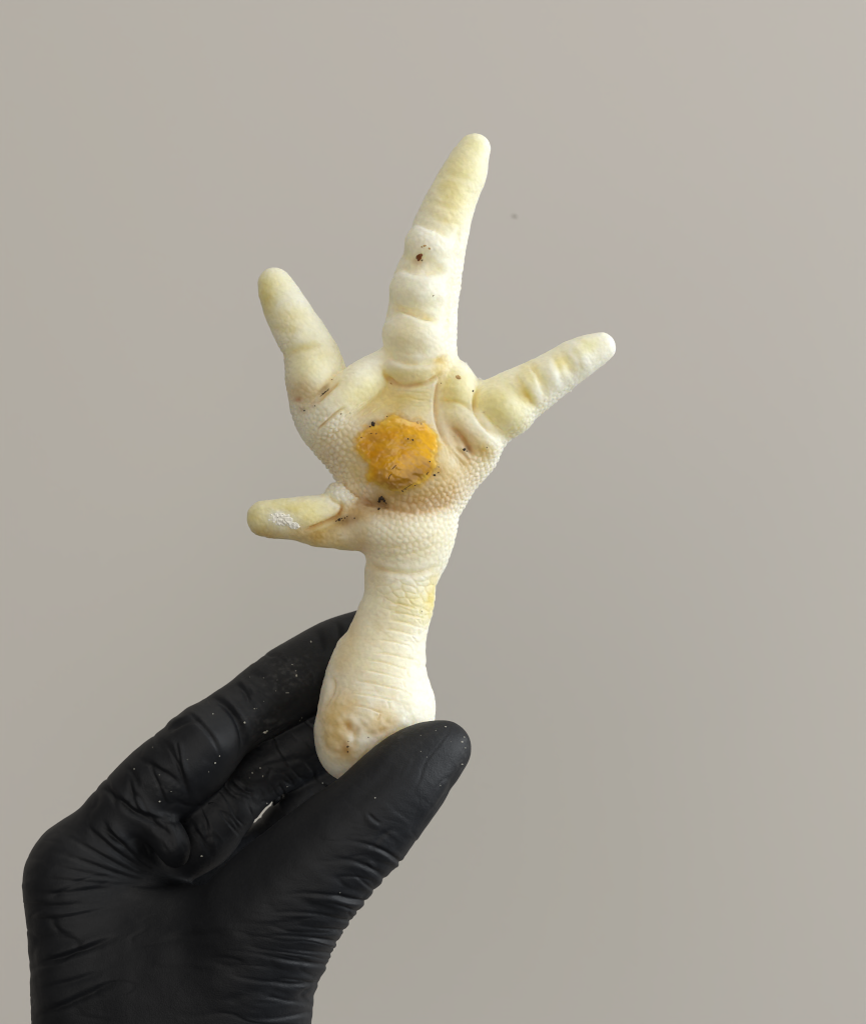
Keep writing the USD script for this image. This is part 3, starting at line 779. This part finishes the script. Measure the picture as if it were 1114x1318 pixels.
B, I, J, M = (0,), (1, 5), (2,), (3, 4)
BI = (0, 1, 5)
folds = [  # points, width, height, groups; the ridge lies on the left of the running direction, a groove on its right
    # thumb joint creases
    ([(520, 1120), (495, 1098), (468, 1088), (430, 1082)], 5, 5, B), ([(498, 1140), (480, 1122), (440, 1108), (396, 1106)], 5.5, 5.5, B),
    ([(486, 1152), (466, 1136), (446, 1118)], 4, 3.5, B), ([(476, 1164), (440, 1156), (396, 1152), (350, 1156)], 5, 5, B),
    ([(462, 1176), (430, 1164), (400, 1164)], 4, 3.5, B), ([(456, 1190), (420, 1180), (370, 1176), (316, 1180)], 5, 5, B), ([(448, 1200), (410, 1196), (364, 1190)], 4, 3.5, B),
    ([(440, 1216), (404, 1210), (356, 1206), (320, 1210)], 5, 5, B), ([(432, 1230), (390, 1226), (340, 1220)], 4, 4, B), ([(426, 1244), (380, 1240), (316, 1228), (280, 1226)], 5, 4.5, B),
    ([(416, 1266), (360, 1268), (300, 1258), (262, 1248)], 5, 4, B), ([(408, 1284), (350, 1292), (290, 1284)], 6, 5, B), ([(402, 1304), (350, 1312), (300, 1308)], 5, 3.5, B),
    ([(446, 1170), (452, 1184), (448, 1200)], 4, 2, B), ([(430, 1212), (434, 1224), (426, 1240)], 4, 2, B),
    # along the thumb
    ([(492, 1062), (480, 1056), (470, 1044)], 3.5, 2.4, B), ([(548, 1068), (572, 1020), (598, 968)], 7, 3.0, B), ([(538, 1085), (556, 1050), (570, 1024)], 6, 2.6, B),
    ([(600, 1005), (560, 1040), (540, 1075)], 5, 1.5, B), ([(440, 1040), (480, 1005), (530, 960)], 14, 2.0, B), ([(512, 1066), (490, 1080), (476, 1100)], 5, 1.6, B),
    ([(470, 1110), (490, 1120), (506, 1118)], 4, 2.0, B),
    # rays that run into the web between thumb and forefinger
    ([(60, 1092), (110, 1108), (170, 1128), (232, 1134)], 5, 3.2, BI), ([(80, 1072), (124, 1096), (170, 1120), (228, 1132)], 4.5, 3.0, BI), ([(106, 1056), (138, 1084), (176, 1112), (224, 1130)], 5, 3.4, BI),
    ([(52, 1110), (110, 1122), (170, 1133), (236, 1136)], 5, 2.6, BI), ([(44, 1128), (110, 1134), (180, 1138), (250, 1138)], 4, 2.0, BI), ([(130, 1050), (150, 1076), (180, 1104), (218, 1126)], 4, 2.6, BI),
    # long soft folds across the back of the hand
    ([(34, 1146), (80, 1148), (130, 1142), (176, 1138)], 5, 3.0, BI), ([(38, 1186), (90, 1178), (150, 1164), (200, 1150)], 6, 3.2, B), ([(42, 1238), (80, 1230), (120, 1216), (160, 1200)], 6, 4.5, B),
    ([(42, 1308), (80, 1292), (120, 1274), (160, 1256)], 7, 5.0, B), ([(36, 1164), (80, 1164), (120, 1158)], 5, 1.8, B), ([(44, 1270), (90, 1262), (140, 1244)], 6, 2.0, B),
    ([(200, 1210), (260, 1200), (310, 1200)], 8, 1.6, B), ([(190, 1250), (240, 1244), (280, 1252)], 8, 1.6, B),
    # the bulging folds at the base of the forefinger
    ([(145, 1010), (160, 1032), (186, 1050), (212, 1066), (226, 1086), (222, 1100)], 6, 5.5, (0, 1, 5)), ([(170, 992), (172, 1022), (182, 1042), (206, 1052)], 5, 4.0, (1, 5)),
    ([(132, 1062), (150, 1078), (170, 1090)], 5, 3.5, (0, 1, 5)), ([(176, 1040), (202, 1052), (226, 1056), (240, 1050)], 5, 3.5, (1, 5, 3)), ([(140, 1066), (158, 1090), (186, 1108)], 6, 3.5, BI),
    ([(196, 1066), (214, 1076), (222, 1092), (214, 1100)], 5, 3.0, (0, 1, 5)),
    # along the forefinger
    ([(206, 950), (222, 962), (232, 986), (244, 1024), (250, 1044)], 4.0, 3.2, (1,)), ([(228, 952), (232, 974), (236, 1000)], 3.0, 2.2, (1,)), ([(242, 916), (258, 930), (276, 952), (284, 978)], 4.0, 3.4, (1, 2)),
    ([(176, 970), (196, 984), (222, 1000), (240, 1020)], 5, 2.6, (1,)), ([(128, 1010), (144, 1020), (152, 1044)], 6, 4.0, (1,)), ([(163, 982), (176, 1000), (180, 1020)], 6, 3.0, (1,)),
    ([(212, 944), (234, 930), (268, 922)], 5, 3.4, (1,)), ([(268, 896), (290, 906), (306, 924), (314, 946), (306, 978)], 6, 6.5, (1, 2)),
    # far part of the forefinger
    ([(300, 878), (318, 890), (322, 914)], 6, 4.0, J), ([(316, 866), (346, 876), (356, 896)], 7, 2.6, J), ([(340, 846), (366, 862), (376, 890)], 9, 2.0, J), ([(404, 804), (416, 826), (416, 850)], 8, 2.6, J),
    ([(330, 930), (366, 910), (400, 880)], 8, 2.0, J), ([(322, 960), (350, 940), (390, 924)], 6, 3.0, J + M), ([(434, 797), (438, 812), (436, 830)], 6, 2.0, J),
    # middle finger
    ([(286, 1006), (300, 1020), (316, 1034)], 4, 4.0, M), ([(300, 1000), (312, 1014), (332, 1020)], 4, 3.5, M), ([(318, 996), (350, 982), (400, 972)], 7, 3.0, M), ([(330, 1030), (370, 1006), (410, 994)], 7, 3.0, M),
    ([(262, 1040), (268, 1070), (276, 1110)], 6, 3.0, M), ([(246, 1060), (262, 1080), (272, 1104)], 5, 2.5, M),
]
hd = np.zeros(len(hv))
fr_ = np.random.default_rng(14)
for pts, wd, ht, groups in folds:
    edge_fold = pts[0][1] > 1080 and pts[0][0] > 380
    wd, ht = (wd * .8, ht * .62) if edge_fold else (wd, ht * .75)
    ht = ht * (fr_.uniform(.15, .85) if edge_fold else fr_.uniform(.5, 1.05))
    i, s, t = along(hq, pts, wd * 4.5, taper=.9 if edge_fold else .45, head=.06 if edge_fold else .3)
    i_ok = np.isin(own[i], groups)
    i, s, t = i[i_ok], s[i_ok], t[i_ok]
    wob = 0.7 + 0.6 * noise(hv[i] / 18.0, 13)
    s = s / wd
    prof = 0.9 * np.where(s < -.8, np.exp(-((s + .8) / 1.5) ** 2), np.exp(-((s + .8) / .8) ** 2)) - 0.85 * np.exp(-((s - .45) / .6) ** 2) + .25 * np.exp(-((s - 1.8) / 1.0) ** 2)
    hd[i] += hfront[i] * t * wob * ht * prof
# slack in the rubber
hd += (fbm(hv / 60.0, 2, 91) - 0.5) * 6 + (fbm(hv * np.array([1 / 14., 1 / 14., 1 / 22.]), 2, 92) - 0.5) * 0.6


def crinkle(where, deg, along_, across, depth, seed, line=.045):
    """Fine irregular tension lines: level lines of a stretched noise."""
    i = np.flatnonzero(where > .02)
    a_ = math.radians(deg)
    u, w_ = hq[i] @ (math.cos(a_), math.sin(a_)), hq[i] @ (-math.sin(a_), math.cos(a_))
    n_ = noise(np.stack([u / along_, w_ / across, hv[i, 1] / 90.0], 1) + seed, seed) * .7 + .3 * noise(np.stack([u / along_ * 2.1, w_ / across * 1.9, hv[i, 1] / 60.0], 1), seed + 1)
    hd[i] += where[i] * depth * (-np.exp(-((n_ - .5) / line) ** 2) + .45 * np.exp(-((n_ - .5 - 2.4 * line) / (1.6 * line)) ** 2))


isb, isx = (own == 0) * 1.0, ((own == 1) | (own == 5)) * 1.0
crinkle(isb * gauss(hq, 430, 1190, 120, 70, -60), 8, 80, 19, 1.2, 3)
crinkle(isb * gauss(hq, 380, 1270, 130, 70, 0), 4, 90, 22, 1.2, 5)
crinkle(isb * gauss(hq, 500, 1080, 60, 70, 0), 30, 60, 22, .5, 7)
crinkle(isb * gauss(hq, 90, 1200, 90, 110, 0), -10, 80, 20, 1.2, 9)
crinkle(isx * gauss(hq, 200, 1010, 110, 90, 0), 62, 56, 24, 1.5, 11)
crinkle((own == 2) * gauss(hq, 340, 880, 70, 60, 0), 55, 60, 22, 1.1, 13)
crinkle((own >= 3) * 1.0 * (own <= 4) * (1 - smooth(hq[:, 1], 1070, 1100)), 50, 40, 16, 1.1, 15)
crinkle(isb * gauss(hq, 560, 985, 60, 60, 0), -60, 60, 20, .5, 17)
hv2 = hv + hn * hd[:, None]

# where the glove touches the foot it is pushed aside
ft = cKDTree(fv2)
dd, ii = ft.query(hv2, distance_upper_bound=30)
ok = np.isfinite(dd)
sgn = np.zeros(len(hv2)); sgn[ok] = ((hv2[ok] - fv2[ii[ok]]) * fn[ii[ok]]).sum(1)
push = np.where(ok & (sgn < 0.8), 0.8 - sgn, 0)
hv2[ok] += fn[ii[ok]] * np.minimum(push[ok], 26)[:, None]

dust = 0.0 * hd
for x, y, rx, ry, rot, s in [(372, 868, 34, 24, -30, .5), (345, 935, 24, 26, 0, .45), (596, 968, 8, 34, 10, .4), (510, 945, 50, 12, -25, .35), (215, 1015, 22, 16, 0, .3), (545, 955, 40, 30, 0, .12), (360, 985, 40, 20, 0, .2)]:
    dust = np.maximum(dust, s * gauss(hq, x, y, rx, ry, rot))
dust = np.clip(dust * smooth(fbm(hv / 5.0, 3, 95), .45, .8) * 0.8, 0, 1) * (hn[:, 1] < .3)
hand = UsdGeom.Xform.Define(stage, '/World/gloved_hand')
tag(hand.GetPrim(), label='hand in a tight black rubber glove pinching the bird foot between thumb and forefinger', category='hand')
define('/World/gloved_hand/glove', hv2, hf, glove_mat, None, extra={'dust': dust})

# ------------------------------------------------------------------ crumbs on the glove
rng = np.random.default_rng(8)
hq2 = unproject(hv2)
spots = [(318, 930, 1.6), (343, 945, 2.8), (347, 942, 1.8), (328, 957, 1.0), (338, 988, 1.9), (328, 993, 1.4), (257, 975, 1.0), (286, 975, 1.0), (280, 984, 1.4), (232, 1003, 1.2), (222, 1022, 1.0),
         (207, 1035, 1.2), (205, 1038, 1.0), (169, 991, 1.1), (276, 916, .9), (262, 1105, 1.7), (347, 1035, 1.1), (412, 1006, 1.2), (361, 1004, 1.0), (372, 1015, .9), (481, 1024, 1.2),
         (574, 932, 1.3), (597, 953, 1.4), (602, 962, 1.2), (597, 986, 1.6), (600, 947, 1.0), (376, 852, 1.2), (372, 868, 1.0), (382, 860, 1.0), (398, 823, 1.3), (404, 825, 1.1), (384, 867, 1.6), (371, 889, .9),
         (383, 901, 1.1), (330, 910, .9), (440, 1152, .9), (340, 996, 1.4)]
for x, y in rng.normal((362, 880), (30, 34), (16, 2)): spots.append((x, y, rng.uniform(.45, .8)))
for x, y in rng.normal((240, 1000), (40, 34), (8, 2)): spots.append((x, y, rng.uniform(.45, .75)))
for x, y in rng.normal((560, 960), (34, 26), (14, 2)): spots.append((x, y, rng.uniform(.4, .7)))
vs, fs, n = [], [], 0
for k, (x, y, r) in enumerate(spots):
    r = r * .8
    if r < 1.0 and k % 3 == 0:
        continue
    i = np.flatnonzero(((hq2 - (x, y)) ** 2).sum(1) < 16)
    if not len(i):
        continue
    i = i[np.argmin(hv2[i, 1])]
    fi = np.flatnonzero(((fq - (x, y)) ** 2).sum(1) < 9)
    if len(fi) and fv2[fi, 1].min() < hv2[i, 1]:
        continue
    s = trimesh.creation.icosphere(1, 1.0); v = np.array(s.vertices)
    v = v * (r * (1 + .9 * (noise(v * 1.7 + k * 3, k) - .5)))[:, None] * rng.uniform(.6, 1.3, 3)
    vs.append(v + hv2[i] + hn[i] * r * .2); fs.append(np.array(s.faces) + n); n += len(v)
cr = define('/World/crumbs', np.concatenate(vs), np.concatenate(fs), crumb_mat, smooth=True)
tag(cr.GetPrim(), label='tiny white crumbs stuck to the fingers of the black glove', category='crumbs', kind='stuff')
